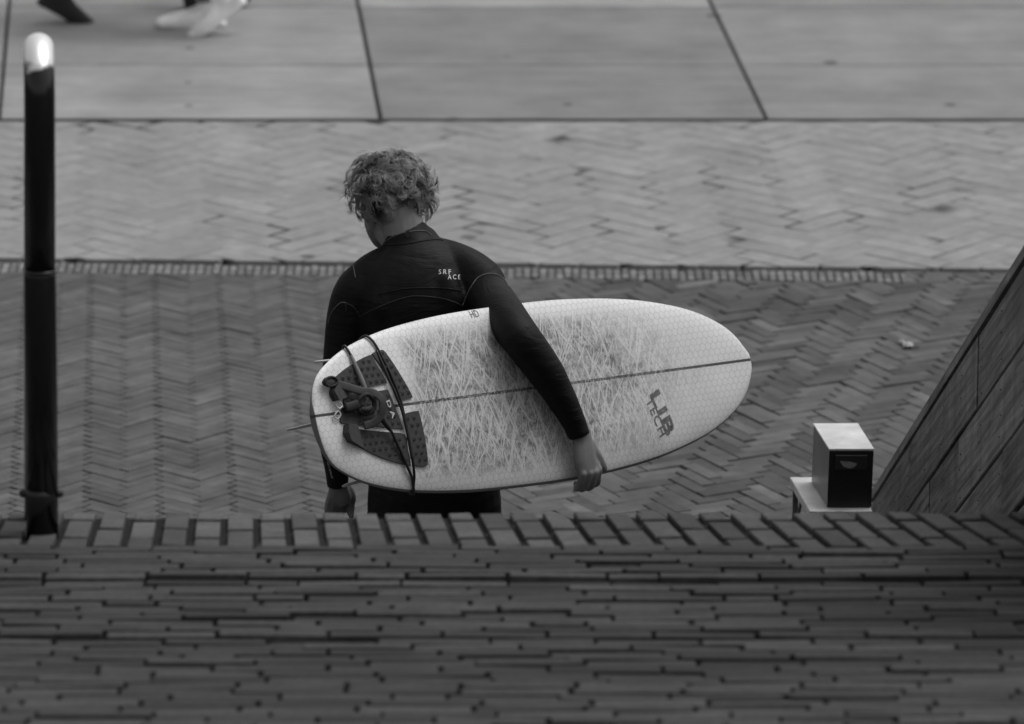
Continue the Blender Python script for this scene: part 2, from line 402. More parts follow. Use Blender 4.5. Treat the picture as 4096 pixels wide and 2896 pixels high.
for k in range(9):
    mb = MB(); h0 = .034+k*PW; h1 = h0+PW-.011
    smin = max(0.0, (h1-W0.z-.0)/(-WD.z)) if h1 > W0.z else 0.0
    s0 = 0.0; vs = []; jt = random.uniform(-.002, .002)
    zb = lambda s, h: max(-.03, (W0-WD*s).z-h)
    segs = 5
    cuts = [0.0]+{0: [1.35, 3.2, 4.9], 1: [.95, 1.95, 2.75, 4.4], 2: [1.5, 2.6, 3.9], 3: [1.2, 2.9, 4.6]}.get(k, [1.4, 3.3, 5.1])+[LEN]
    for (s0, s1) in zip(cuts, cuts[1:]):
     s0 += .0; s1 -= .0035; vs = []; jt = random.uniform(-.003, .003); mb = MB()
     for i in range(segs+1):
        s = s0+(s1-s0)*i/segs
        for (h, t) in ((h0, jt-.022), (h0, jt-.003), (h0+.003, jt), (h1-.003, jt), (h1, jt-.003), (h1, jt-.022)):
            p = wp(s, 0, t); p.z = zb(s, h); vs.append(p-W0)
     fs = []
     for i in range(segs):
         for q in range(6): fs.append([i*6+q, i*6+(q+1) % 6, (i+1)*6+(q+1) % 6, (i+1)*6+q])
     fs.append([0, 1, 2, 3, 4, 5]); fs.append([segs*6+q for q in range(5, -1, -1)])
     mb.add(vs, fs, random.random()); mb.build('plank', M_wood, wall)
mb = MB(); vs = []
for s in (-.02, LEN):
    for (h, t) in ((-.004, -.042), (-.004, .004), (.026, .004), (.026, -.042)): vs.append(wp(s, h, t)-W0)
mb.add(vs, [[0, 1, 2, 3], [7, 6, 5, 4], [0, 4, 5, 1], [1, 5, 6, 2], [2, 6, 7, 3], [3, 7, 4, 0]], .7)
mb.build('top_rail', M_wood, wall)
mb = MB(); vs = []
for s in (0.005, LEN-.01):
    z = (W0-WD*s).z
    for (h, t) in ((.029, -.040), (.029, -.026), (z+.035, -.026), (z+.035, -.040)): 
        p = wp(s, 0, t); p.z = z-h; vs.append(p-W0)
mb.add(vs, [[0, 1, 2, 3], [7, 6, 5, 4], [0, 4, 5, 1], [1, 5, 6, 2], [2, 6, 7, 3], [3, 7, 4, 0]], .1)
mb.build('backing', M_joint, wall)
M_dark = plain('dark_steel', .011, .5, .0)
mb = MB()
for st in range(13):
    s = .3+st*.5
    for k in range(7):
        for q in (.22, .5, .78):
            h = .034+k*PW+q*PW+random.uniform(-.006, .006); p = wp(s+random.uniform(-.03, .03), 0, .0015); p.z = (W0-WD*s).z-h
            if p.z < .02: continue
            mb.ball(p-W0, 0.0019, seg=6, rings=4)
mb.build('nails', M_dark, wall, kind='stuff')
# ------------------------------------------------------------------ hand rail
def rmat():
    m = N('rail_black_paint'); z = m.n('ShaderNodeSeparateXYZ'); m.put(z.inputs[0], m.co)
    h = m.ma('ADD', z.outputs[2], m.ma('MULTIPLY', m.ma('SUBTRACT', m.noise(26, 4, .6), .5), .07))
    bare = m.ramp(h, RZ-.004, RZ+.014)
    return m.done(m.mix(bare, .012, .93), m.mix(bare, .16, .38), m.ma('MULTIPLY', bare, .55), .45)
zs = LP.z
pb = atY(95, 1203, land(0, .24, 0).y); pb = Vector((pb.x, land(0, .24, 0).y, land(0, .24, 0).z-.01))
pj = pb.copy(); pj.z = atY(89, 607, pb.y).z
ptop = atY(85, 84, pb.y+.05)                      # crown of the hoop
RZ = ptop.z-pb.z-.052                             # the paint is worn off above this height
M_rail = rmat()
rail = empty('hand_rail', tuple(pb), label='black steel hoop rail with bright worn top, standing on the brick landing at left', cat='handrail')
RR = .0345; rt = .0325; tx = .016
dv = Vector((pb.x, pb.y, 0)).normalized()         # the hoop stands in line with the viewer
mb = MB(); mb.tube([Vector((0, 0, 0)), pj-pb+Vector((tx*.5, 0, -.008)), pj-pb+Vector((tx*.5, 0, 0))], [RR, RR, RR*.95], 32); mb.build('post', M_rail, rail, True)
top = ptop.z-pb.z-rt; rb_ = .085
path = [Vector((tx*.5, 0, pj.z-pb.z-.01)), Vector((tx, 0, top-rb_))]
for k in range(1, 17):
    a = math.pi*k/16; path.append(Vector((tx, 0, 0))+dv*(rb_-rb_*math.cos(a))+Vector((0, 0, top-rb_+rb_*math.sin(a))))
path.append(Vector((tx, 0, .0))+dv*(2*rb_)+Vector((-.022, 0, -.02)))
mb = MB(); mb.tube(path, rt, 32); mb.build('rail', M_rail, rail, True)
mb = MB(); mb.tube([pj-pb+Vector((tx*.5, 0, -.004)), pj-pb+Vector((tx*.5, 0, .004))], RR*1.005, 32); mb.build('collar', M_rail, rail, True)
mb = MB()
for sgn in (-1, 1):
    mb = MB(); mb.tube([Vector((sgn*(RR-.004), 0, .10)), Vector((sgn*(RR+.009), 0, .10))], .009, 12)
    mb.tube([Vector((sgn*(RR+.004), 0, .10)), Vector((sgn*(RR+.013), 0, .10))], .006, 6); mb.build('bolt', M_dark, rail, True)

mb = MB(); mb.tube([Vector((0, 0, .004)), Vector((0, 0, .100)), Vector((0, 0, .112))], [RR*.93, RR*1.035, RR*1.01], 32); mb.build('base_sleeve', M_dark, rail, True)
# ------------------------------------------------------------------ metal box on its small table
ZD = 16.3
A = dep4(3306.6, 2028.5, ZD); ztab = A.z
ht = .178
def top4(x, y): return atz4(x, y, ztab+ht)
tFL, tFR, tBR, tBL = top4(3317.7, 1794), top4(3495, 1794), top4(3430, 1693), top4(3255, 1694)
bx = empty('metal_box', tuple(Vector((A.x, A.y, ztab))), label='small metal box with bright top and dark front flap standing on the steel table', cat='box')
bo = Vector((A.x, A.y, ztab))
lean = Vector((A.x-tFL.x, A.y-tFL.y, 0))*.8
bs = [p+lean-Vector((0, 0, ht-.002)) for p in (tFL, tFR, tBR, tBL)]
def steel(name, col, rough, var=.12, metal=0.0):
    m = N(name); a = m.noise(9, 5, .7); b = m.noise(60, 4, .6, v=m.mapping(scale=(1, 6, 1)))
    m.bump(b, .15, .001)
    return m.done(m.ma('MULTIPLY', col, m.ma('MULTIPLY', m.ramp(a, .3, .7, 1-var, 1+var*.4), m.ramp(b, .3, .7, 1-var*.5, 1))), m.ramp(a, .3, .7, rough-.08, rough+.1), metal, .5)
M_stl = steel('painted_steel', .74, .42, .3); M_side = steel('brushed_steel', .26, .38, .4, .5)
def hexa(mb, b, t, tone=.5): mb.add(list(b)+list(t), [[3, 2, 1, 0], [4, 5, 6, 7], [0, 1, 5, 4], [1, 2, 6, 5], [2, 3, 7, 6], [3, 0, 4, 7]], tone)
def bevmesh(o, w):
    bm = bmesh.new(); bm.from_mesh(o.data); bmesh.ops.bevel(bm, geom=bm.edges[:], offset=w, segments=2, affect='EDGES', profile=.6); bm.to_mesh(o.data); bm.free()
tops = (tFL, tFR, tBR, tBL)
mb = MB(); hexa(mb, [p-bo for p in bs], [p-bo-Vector((0, 0, .006)) for p in tops]); o = mb.build('case', M_side, bx); bevmesh(o, .0015)
cen = sum(tops, Vector())/4
mb = MB(); ex = [cen+(p-cen)*1.02 for p in tops]; hexa(mb, [p-bo-Vector((0, 0, .0055)) for p in ex], [p-bo for p in ex]); o = mb.build('lid', M_stl, bx); bevmesh(o, .001)
fx = (tFR-tFL); fz = (tFL-bs[0]); fn = fx.cross(fz).normalized(); 
if fn.y > 0: fn = -fn
fo = bs[0]-bo
def fpt(a, b, d): return fo+fx*a+fz*b+fn*d
def plate(mb, a0, a1, b0, b1, d0, d1, tone=.5): hexa(mb, [fpt(a0, b0, d1), fpt(a1, b0, d1), fpt(a1, b0, d0), fpt(a0, b0, d0)], [fpt(a0, b1, d1), fpt(a1, b1, d1), fpt(a1, b1, d0), fpt(a0, b1, d0)], tone)
M_blk = plain('black_front', .010, .45, var=.2, sc=20); M_flap = plain('flap_grey', .022, .4, var=.2, sc=20); M_stk = plain('worn_sticker', .20, .6, var=.5, sc=60)
mb = MB(); plate(mb, .0, 1.0, .0, .955, .0004, .003); o = mb.build('front_panel', M_blk, bx); bevmesh(o, .001)
mb = MB(); plate(mb, .14, .86, .655, .90, .0032, .011); o = mb.build('flap', M_flap, bx); bevmesh(o, .0015)
mb = MB(); mb.add([fpt(a, b, .0118) for a, b in ((.25, .81), (.28, .76), (.33, .715), (.42, .685), (.50, .68), (.56, .70), (.62, .74), (.64, .765), (.45, .80))], [list(range(9))]); mb.build('sticker', M_stk, bx)
# table
t4 = lambda x, y: atz4(x, y, ztab-.001)
TFL, TFR, TBL = t4(3240, 2045), t4(3490, 2045), t4(3159.6, 1908); TBR = TFR+(TBL-TFL)
tb = empty('steel_table', (TFL.x, TFL.y, 0), label='low light steel table on thin legs under the metal box, next to the plank wall', cat='table'); to = Vector((TFL.x, TFL.y, 0))
tq = [p-to for p in (TFL, TFR, TBR, TBL)]
mb = MB(); hexa(mb, [p-Vector((0, 0, .026)) for p in tq], tq); o = mb.build('table_top', M_stl, tb); bevmesh(o, .002)
tc = sum(tq, Vector())/4
for p in tq:
    c = tc+(p-tc)*.86; mb = MB(); mb.box((c.x, c.y, (c.z-.027)/2), .008, .008, (c.z-.027)/2, bev=.002); mb.build('leg', M_side, tb)
for i in range(4):
    mb = MB(); a = tc+(tq[i]-tc)*.86; b = tc+(tq[(i+1) % 4]-tc)*.86
    mb.tube([Vector((a.x, a.y, .16)), Vector((b.x, b.y, .16))], .006, 8); mb.build('stretcher', M_side, tb, True); mb = MB()
    mb.tube([Vector((a.x, a.y, a.z-.16)), Vector((a.x+(b.x-a.x)*.35, a.y+(b.y-a.y)*.35, a.z-.03))], .005, 8); mb.build('brace', M_side, tb, True)

# ------------------------------------------------------------------ scraps of litter on the plaza
M_pap = plain('white_paper', .42, .7, var=.1)
for i, (dx, dy, s) in enumerate(((2022, 771, .011), (2036, 779, .018))):
    p = atz4(dx*KD, dy*KD, .003); mb = MB(); bm = bmesh.new(); bmesh.ops.create_grid(bm, x_segments=5, y_segments=5, size=1)
    for v in bm.verts: v.co = Vector((v.co.x*s, v.co.y*s*1.4, .006+random.uniform(0, .014)))
    bm.verts.index_update(); mb.add([v.co for v in bm.verts], [[v.index for v in f.verts] for f in bm.faces]); bm.free()
    mb.build('paper_scrap', M_pap, loc=None, label=('smaller' if i == 0 else 'larger')+' crumpled white paper scrap lying on the dark paving near the plank wall', cat='litter').location = p
# ------------------------------------------------------------------ surfboard
BA, BT = R(44), R(20)
bn = Vector((math.sin(BA)*math.cos(BT), -math.cos(BA)*math.cos(BT), math.sin(BT)))
BP = C0+ray(1120, 900)*15.22
def bhit(x, y, off=0.0):
    d = ray(x, y); return C0+d*((BP+bn*off-C0).dot(bn)/d.dot(bn))
bO = bhit(715.5, 932); bu = (bhit(1667.5, 809)-bO).normalized(); bv = bn.cross(bu)
if bv.z < 0: bv = -bv
BSC = 15.22/15.3
BM = Matrix(((bu.x, bv.x, bn.x, bO.x), (bu.y, bv.y, bn.y, bO.y), (bu.z, bv.z, bn.z, bO.z), (0, 0, 0, 1)))
BI = BM.inverted()
def loc2(x, y, off=0.0):
    p = BI@bhit(x, y, off); return p.x, p.y
WT = [(-.018, 0), (-.015, .035), (-.008, .066), (.004, .094), (.028, .124), (.075, .154), (.13, .179), (.2, .200), (.29, .219), (.4, .233), (.53, .243), (.7, .2475), (.85, .248), (.95, .245), (1.08, .236), (1.2, .221), (1.3, .200), (1.38, .177), (1.45, .146), (1.5, .114), (1.535, .079), (1.555, .044), (1.562, .022), (1.565, 0)]
WT = [tuple(max(0, float(q)) if i else float(q) for i, q in enumerate(r_)) for r_ in cr(WT, 4)]
def bw_(u): 
    for a, b in zip(WT, WT[1:]):
        if u <= b[0]: return (a[1]+(b[1]-a[1])*max(0, (u-a[0]))/(b[0]-a[0]))*BSC
    return 0.0
VC = -.013
def bt_(u):
    k = min(1, max(0, (u+.02)/.45)); k2 = min(1, max(0, (1.57-u)/.5)); return .024+.036*min(math.sin(k*math.pi/2), math.sin(k2*math.pi/2))
def rocker(u): return .020*max(0, (u-1.0)/.56)**2+.004*max(0, (.3-u)/.3)**2
def deckh(u, v):
    w = bw_(u); c = min(1, abs((v-VC)/max(w, 1e-4))); tr = bt_(u)*.5
    return rocker(u)-tr*(1-(1-c**3)**.62)
us = []
for a, b in zip(WT, WT[1:]):
    m_ = max(1, int((b[0]-a[0])/.025))
    for k in range(m_): us.append(a[0]+(b[0]-a[0])*k/m_)
us.append(WT[-1][0])
# smooth half width
def bws(u): return sum(bw_(u+d)*w for d, w in ((-.02, .25), (0, .5), (.02, .25))) if .05 < u < 1.48 else bw_(u)
mb = MB(); SEG = 44; vs = []
for u in us:
    w = max(bws(u), 1e-4); t = bt_(u); tr = t*.5*(min(1, w/.03)); tb_ = (t-t*.5)*(min(1, w/.03))
    for k in range(SEG):
        th = 2*math.pi*k/SEG; c = math.cos(th); c = math.copysign(abs(c)**.8, c); s_ = math.sin(th)
        if s_ >= 0: z = rocker(u)-t*.5*(1-(max(0, 1-abs(c)**3))**.62) if w > .03 else rocker(u)-t*.5+tr*abs(s_)
        else: z = rocker(u)-t*.5-tb_*(max(0, 1-abs(c)**3.2))**.55
        vs.append(Vector((u, VC*min(1, w/.06)+w*c, z)))
fs = []
for i in range(len(us)-1):
    for k in range(SEG): k2 = (k+1) % SEG; fs.append([i*SEG+k, (i+1)*SEG+k, (i+1)*SEG+k2, i*SEG+k2])
mb.add(vs, fs)
def boardmat():
    m = N('board_hex_cloth'); sp = m.n('ShaderNodeSeparateXYZ'); m.put(sp.inputs[0], m.co); u, v, w = sp.outputs
    S = .0198
    cx = m.n('ShaderNodeCombineXYZ'); m.put(cx.inputs[0], m.ma('ADD', m.ma('MULTIPLY', u, 1/S), 200)); m.put(cx.inputs[1], m.ma('ADD', m.ma('MULTIPLY', v, 1/S), 200*1.7320508)); p = cx.outputs[0]
    r = (1.0, 1.7320508, 1.0); h = (.5, .8660254, .5)
    a = m.vm('SUBTRACT', m.vm('MODULO', p, r), h); b = m.vm('SUBTRACT', m.vm('MODULO', m.vm('ADD', p, h), r), h)
    a = m.vm('MULTIPLY', a, (1, 1, 0)); b = m.vm('MULTIPLY', b, (1, 1, 0))
    def hd(q):
        q = m.vm('ABSOLUTE', q); s = m.n('ShaderNodeSeparateXYZ'); m.put(s.inputs[0], q)
        return m.ma('MAXIMUM', m.vm('DOT_PRODUCT', q, (.5, .8660254, 0)), s.outputs[0])
    d = m.ma('MINIMUM', hd(a), hd(b))
    hexl = m.ramp(d, .445, .49, 0, 1)
    base = m.mix(hexl, .74, .48)
    # wax: worn, scratched and dirty over the middle of the deck
    n0 = m.noise(3.2, 4, .6)
    vv = m.ma('ABSOLUTE', m.ma('ADD', v, .012))
    reg = m.ma('MULTIPLY', m.ramp(m.ma('ADD', u, m.ma('MULTIPLY', m.ma('SUBTRACT', n0, .5), .25)), .30, .36, 0, 1, True), m.ramp(m.ma('ADD', m.ma('ADD', u, m.ma('MULTIPLY', vv, .9)), m.ma('MULTIPLY', m.ma('SUBTRACT', n0, .5), .5)), 1.08, 1.50, 1, 0, True))
    reg = m.ma('MULTIPLY', reg, m.ramp(m.ma('ADD', vv, m.ma('MULTIPLY', m.ma('SUBTRACT', n0, .5), .09)), .155, .235, 1, 0, True))
    reg = m.ma('MULTIPLY', reg, m.ramp(w, -.02, -.012, 0, 1))
    blot = m.noise(26, 6, .72, dist=.8); fine = m.noise(150, 5, .7, dist=.6)
    wax = m.ma('MULTIPLY', m.ramp(blot, .36, .64, .13, .50), m.ramp(fine, .3, .7, .55, 1.4))
    k = None
    for rot, sc, th in ((R(22), (140, 5, 1), .57), (R(-18), (125, 6, 1), .58), (R(38), (115, 4, 1), .60), (R(3), (190, 18, 1), .58), (R(-35), (140, 8, 1), .60)):
        q = m.noise(1.0, 2, .5, v=m.mapping(scale=sc, v=m.mapping(rot=(0, 0, rot))))
        q = m.ramp(q, th, th+.05, 0, 1); k = q if k is None else m.ma('MAXIMUM', k, q)
    wax = m.mix(m.ma('MULTIPLY', k, .75), wax, .68)
    wax = m.ma('MULTIPLY', wax, m.ramp(hexl, 0, 1, 1, .86))
    edge = m.ma('MULTIPLY', reg, m.ramp(m.noise(55, 5, .7), .28, .52, .35, 1))
    c = m.mix(edge, base, wax)
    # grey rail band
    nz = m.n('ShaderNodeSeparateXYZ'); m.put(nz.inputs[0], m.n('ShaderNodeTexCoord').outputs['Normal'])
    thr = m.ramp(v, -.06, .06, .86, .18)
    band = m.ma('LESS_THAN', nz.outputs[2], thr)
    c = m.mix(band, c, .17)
    # stringer
    sl = m.ramp(m.ma('ABSOLUTE', v), .0032, .0045, 1, 0); sl = m.ma('MULTIPLY', sl, m.ramp(w, -.025, -.02, 0, 1)); sl = m.ma('MULTIPLY', sl, m.ma('SUBTRACT', 1.0, m.ma('MULTIPLY', m.ma('MULTIPLY', reg, m.ramp(fine, .45, .62, 0, 1)), .75)))
    c = m.mix(sl, c, .055)
    c = m.ma('MULTIPLY', c, m.ramp(m.noise(7, 3), .3, .7, .93, 1.04))
    m.bump(m.ma('MULTIPLY', m.ma('ADD', m.ma('MULTIPLY', k, .8), fine), reg), .35, .0012)
    return m.done(c, m.mix(reg, .28, .62), 0, .4)
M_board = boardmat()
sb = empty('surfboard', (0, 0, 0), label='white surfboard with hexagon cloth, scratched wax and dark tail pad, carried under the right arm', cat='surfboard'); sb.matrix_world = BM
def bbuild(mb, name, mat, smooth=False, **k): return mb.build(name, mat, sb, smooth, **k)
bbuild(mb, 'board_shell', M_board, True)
def c2(x, y, off=.0): return loc2((1150+.5546*x)/KD, (1180+.5546*y)/KD, off)      # from the first tail close-up
pads = [[(335, 600), (405, 543), (500, 480), (595, 433), (612, 440), (640, 500), (705, 622), (690, 640), (560, 672), (420, 718), (330, 765), (312, 755), (296, 700)],
        [(617, 425), (640, 408), (685, 395), (712, 415), (790, 545), (888, 722), (875, 747), (800, 760), (770, 700), (700, 560)],
        [(400, 740), (520, 700), (600, 702), (698, 686), (722, 700), (775, 830), (822, 955), (812, 966), (650, 950), (500, 937), (385, 927), (372, 880)],
        [(395, 985), (420, 958), (500, 965), (520, 972), (700, 990), (838, 1008), (862, 1110), (890, 1222), (870, 1226), (760, 1200), (640, 1158), (520, 1100), (430, 1052), (408, 1020)],
        [(832, 880), (845, 856), (925, 838), (943, 860), (975, 990), (1013, 1200), (995, 1232), (930, 1230), (915, 1210), (880, 1060)]]
M_pad = plain('pad_rubber', .062, .8, var=.2, sc=45, bump=.3, spec=.2); M_ltr = plain('pale_lettering', .62, .6, var=.2)
def inpoly(x, y, P):
    c = False; n = len(P); j = n-1
    for i in range(n):
        if (P[i][1] > y) != (P[j][1] > y) and x < (P[j][0]-P[i][0])*(y-P[i][1])/(P[j][1]-P[i][1])+P[i][0]: c = not c
        j = i
    return c
def edist(x, y, P):
    b = 9
    for i in range(len(P)):
        ax, ay = P[i]; bx_, by = P[(i+1) % len(P)]; dx, dy = bx_-ax, by-ay
        t = max(0, min(1, ((x-ax)*dx+(y-ay)*dy)/(dx*dx+dy*dy))); b = min(b, math.hypot(x-ax-t*dx, y-ay-t*dy))
    return b
for P in pads:
    Q = [c2(*p) for p in P]
    # even out the outline
    QQ = [tuple(r) for r in cr([q for q in Q]+[Q[0]], 3)][:-1]
    bm = bmesh.new(); f0 = bm.faces.new([bm.verts.new((q[0], q[1], 0)) for q in QQ])
    bmesh.ops.triangulate(bm, faces=[f0]); bmesh.ops.subdivide_edges(bm, edges=bm.edges[:], cuts=3, use_grid_fill=True)
    ex = bmesh.ops.extrude_face_region(bm, geom=bm.faces[:]); tv = [g for g in ex['geom'] if isinstance(g, bmesh.types.BMVert)]
    ts = set(tv)
    for v in bm.verts: v.co.z = deckh(v.co.x, v.co.y)+(.0055 if v in ts else -.002)
    bm.verts.index_update(); mb = MB(); mb.add([v.co.copy() for v in bm.verts], [[v.index for v in f.verts] for f in bm.faces]); bm.free()
    us_ = [q[0] for q in QQ]; vs_ = [q[1] for q in QQ]; g = .0205; r_ = 0; y = min(vs_)
    while y < max(vs_):
        x = min(us_)+(g/2 if r_ % 2 else 0)
        while x < max(us_):
            if inpoly(x, y, QQ) and edist(x, y, QQ) > .008:
                z = deckh(x, y)+.005; s_ = .0052
                mb.add([(x-s_, y-s_*.9, z), (x+s_, y-s_*.9, z), (x+s_, y+s_*.9, z), (x-s_, y+s_*.9, z), (x+s_*.6, y-s_*.3, z+.0055), (x+s_*.6, y+s_*.6, z+.0055)], [[0, 1, 4], [1, 2, 5, 4], [2, 3, 5], [3, 0, 4, 5]])
            x += g
        y += g*.9; r_ += 1
    bbuild(mb, 'traction_pad', M_pad)
# kick of the pad at the tail and the leash plug plate
def slab(pts, h0, h1, name, mat):
    Q = [c2(*p) for p in pts]; mb = MB(); n_ = len(Q)
    mb.add([(q[0], q[1], deckh(*q)+h0) for q in Q]+[(q[0], q[1], deckh(*q)+(h1[i] if isinstance(h1, list) else h1)) for i, q in enumerate(Q)], [[i, (i+1) % n_, n_+(i+1) % n_, n_+i] for i in range(n_)]+[[n_+i for i in range(n_)]])
    return bbuild(mb, name, mat)
slab([(400, 940), (480, 935), (540, 1110), (425, 1060), (392, 1000)], -.003, [.024, .013, .009, .022, .026], 'pad_kick', M_pad)
slab([(296, 700), (330, 640), (430, 700), (420, 740), (330, 768)], -.003, [.024, .02, .010, .010, .024], 'pad_kick', M_pad)
# lettering
def textmesh(body, bold=0.0, spacing=1.0):
    cu = bpy.data.curves.new('txt', 'FONT'); cu.body = body; cu.size = 1; cu.offset = bold; cu.space_character = spacing; cu.resolution_u = 3
    o = bpy.data.objects.new('txt', cu); COL.objects.link(o); dg = bpy.context.evaluated_depsgraph_get(); dg.update()
    me = bpy.data.meshes.new_from_object(o.evaluated_get(dg)); bpy.data.objects.remove(o)
    bm = bmesh.new(); bm.from_mesh(me); bmesh.ops.subdivide_edges(bm, edges=[e for e in bm.edges if e.calc_length() > .15], cuts=2)
    bmesh.ops.triangulate(bm, faces=bm.faces[:]); bm.verts.index_update()
    V = [(v.co.x, v.co.y) for v in bm.verts]; F_ = [[v.index for v in f.verts] for f in bm.faces]; bm.free()
    x0 = min(v[0] for v in V); x1 = max(v[0] for v in V); y0 = min(v[1] for v in V); y1 = max(v[1] for v in V)
    return [((x-x0)/(x1-x0), (y-y0)/(y1-y0)) for x, y in V], F_
def decktext(body, p0, p1, height, mat, name, bold=.0, sp=1.0, lift=.0012, flip=1):
    V, F_ = textmesh(body, bold, sp); a = Vector(loc2(*p0)); b = Vector(loc2(*p1)); d = b-a; up = Vector((-d.y, d.x)).normalized()*height*flip
    mb = MB(); vs = []
    for x, y in V:
        q = a+d*x+up*y; vs.append((q.x, q.y, deckh(q.x, q.y)+lift))
    mb.add(vs, F_); return bbuild(mb, name, mat)
M_ink = plain('dark_print', .14, .6, var=.75, sc=70)
c3 = lambda x, y: ((1950+.5544*x)/KD, (1150+.5544*y)/KD)
decktext('LIB', c3(1165, 775), c3(1300, 1075), .038, M_ink, 'lettering', .03, 1.1)
decktext('TECH', c3(1135, 815), c3(1255, 1078), .026, M_ink, 'lettering', .0, 1.1)
decktext('HD', (1067, 710.5), (1085, 707.5), .020, M_ink, 'lettering', .0)
decktext('DA', (859, 901), (873, 940), .013, M_ltr, 'lettering', .01, 1.5, .0125)
# fins under the tail
M_fin = plain('fin_resin', .5, .35, var=.2, sc=40)
def fin(u0, v0, Hf, cant):
    mb = MB(); prof = []
    for k in range(9):
        t = k/8; ch = .115*(1-t)**.62+.012; le = u0+.13-.0-.02*t-.125*t**1.5; prof.append((le, le-ch, t*Hf))
    vs = []
    for (a, b, h) in prof:
        zb_ = rocker(u0)-bt_(u0)+.006-h; y = v0+cant*h
        for q in range(10):
            th = 2*math.pi*q/10; vs.append(((a+b)/2+(a-b)/2*math.cos(th), y+.006*(1-.5*h/Hf)*math.sin(th), zb_))
    fs = []
    for i in range(8):
        for q in range(10): q2 = (q+1) % 10; fs.append([i*10+q, i*10+q2, (i+1)*10+q2, (i+1)*10+q])
    fs.append([80+q for q in range(10)]); mb.add(vs, fs); bbuild(mb, 'fin', M_fin, True)
fin(.03, -.012, .125, -.05); fin(.20, -.165, .12, -.16); fin(.17, .14, .115, .10)
# ------------------------------------------------------------------ leash wound round the tail
lsh = empty('leash', (0, 0, 0), label='black surf leash wound around the tail of the white surfboard', cat='leash'); lsh.matrix_world = BM
def dp(x, y, h): u, v = loc2(x, y, .0); return Vector((u, v, deckh(u, v)+h))
M_cord = plain('leash_cord', .012, .35, var=.2); M_cuff = plain('leash_webbing', .035, .65, var=.3, sc=60); M_sw = plain('leash_sleeve', .14, .45, var=.2); M_knot = plain('white_cord', .5, .8, var=.4, sc=80); M_cf2 = plain('leash_neoprene', .011, .7, var=.3)
def smoothpath(P, n=6): return [Vector(r) for r in cr([tuple(p) for p in P], n)]
def cordmesh(name, P, r, mat, n=6, seg=10):
    Q = smoothpath(P, n)
    if isinstance(r, list):
        rr = [float(x[0]) for x in cr([(a,) for a in r], n)]
    else: rr = [r]*len(Q)
    mb = MB(); mb.tube(Q, rr, seg); return mb.build(name, mat, lsh, True)
def railpt(x, y, side, h=0.0):          # where the cord passes round a rail
    u, v = loc2(x, y); w = bws(u)*side; return Vector((u, VC+w+side*.004, rocker(u)-bt_(u)*.5))
def under(u, v): return Vector((u, v, rocker(u)-bt_(u)-.005))
r1 = railpt(829, 752, 1); r2 = railpt(934, 1092, -1); r0 = railpt(780, 771, 1)
cr_ = .0036
cordmesh('cord', [under(r1.x-.02, .05), under(r1.x-.01, .16), r1, dp(840, 762, .006), dp(855, 795, .005), dp(872, 840, .009), dp(890, 893, .012), dp(905, 950, .009), dp(918, 1010, .009), dp(927, 1050, .008), dp(933, 1076, .005), r2, under(r2.x+.01, -.16), under(r2.x, -.03)], cr_, M_cord)
cordmesh('cord', [dp(846, 785, .005), dp(858, 825, .009), dp(866, 850, .011), dp(880, 885, .013), dp(897, 930, .012), dp(911, 985, .010), dp(921, 1030, .009)], cr_, M_cord)
cordmesh('cord', [dp(866, 965, .018), dp(890, 1008, .012), dp(912, 1046, .008), dp(929, 1075, .005), r2+Vector((.004, 0, 0)), under(r2.x-.02, -.15), under(r1.x-.05, .10), under(r0.x, .11), r0, dp(784, 782, .006), dp(790, 800, .006)], cr_, M_cord)
cordmesh('cord_sleeve', [dp(789, 797, .006), dp(796, 830, .012), dp(803, 862, .020), dp(808, 884, .024)], [.0045, .0065, .0072, .006], M_sw)
cordmesh('cord_sleeve', [dp(836, 930, .028), dp(846, 946, .024), dp(857, 958, .020), dp(868, 968, .016)], [.007, .0068, .006, .0045], M_cf2)
# cuff strap: lies from the eyelet at the tail, over a bunch in the middle and round in a loop
def strap(name, P, ra, rb, mat, side, n=6):
    Q = smoothpath(P, n); mb = MB(); mb.tube(Q, [(ra, rb)]*len(Q), 14, side, True, .5, .6); return mb.build(name, mat, lsh, True)
strap('strap', [dp(722, 857, .012), dp(738, 860, .012), dp(765, 868, .016), dp(795, 880, .028), dp(818, 886, .038), dp(832, 900, .042), dp(836, 918, .040), dp(834, 938, .034), dp(822, 952, .026), dp(806, 957, .018)], .0028, .0108, M_cuff, (0, 0, 1))
e = dp(732, 858, .020); mb = MB(); T_ = [Vector((e.x+.021*math.cos(a), e.y+.012*math.sin(a), e.z+.001)) for a in [2*math.pi*k/16 for k in range(17)]]; mb.tube(T_, .0035, 8, cap=False); mb.build('eyelet', M_cf2, lsh, True)
mb = MB(); mb.ball(e-Vector((0, 0, .006)), (.026, .014, .007)); mb.build('strap_end', M_cuff, lsh, True)
strap('rail_saver', [dp(764, 916, .014), dp(776, 914, .017), dp(789, 909, .022)], .010, .013, M_cf2, (0, 0, 1))
cordmesh('loop', [dp(787, 912, .020), dp(790, 898, .028), dp(800, 889, .034), dp(812, 892, .034), dp(822, 904, .030), dp(823, 920, .026), dp(812, 930, .022), dp(798, 926, .020), dp(789, 916, .020)], [.0062]*9, M_cf2)
cordmesh('swivel', [dp(797, 921, .020), dp(808, 922, .026), dp(817, 916, .026)], [.008, .010, .008], M_cf2)
cordmesh('knot', [dp(764, 915, .008), dp(756, 905, .012), dp(746, 908, .010), dp(752, 918, .014), dp(760, 912, .012), dp(748, 926, .010), dp(744, 936, .007), dp(752, 940, .008), dp(757, 930, .010), dp(750, 921, .008)], .0022, M_knot)
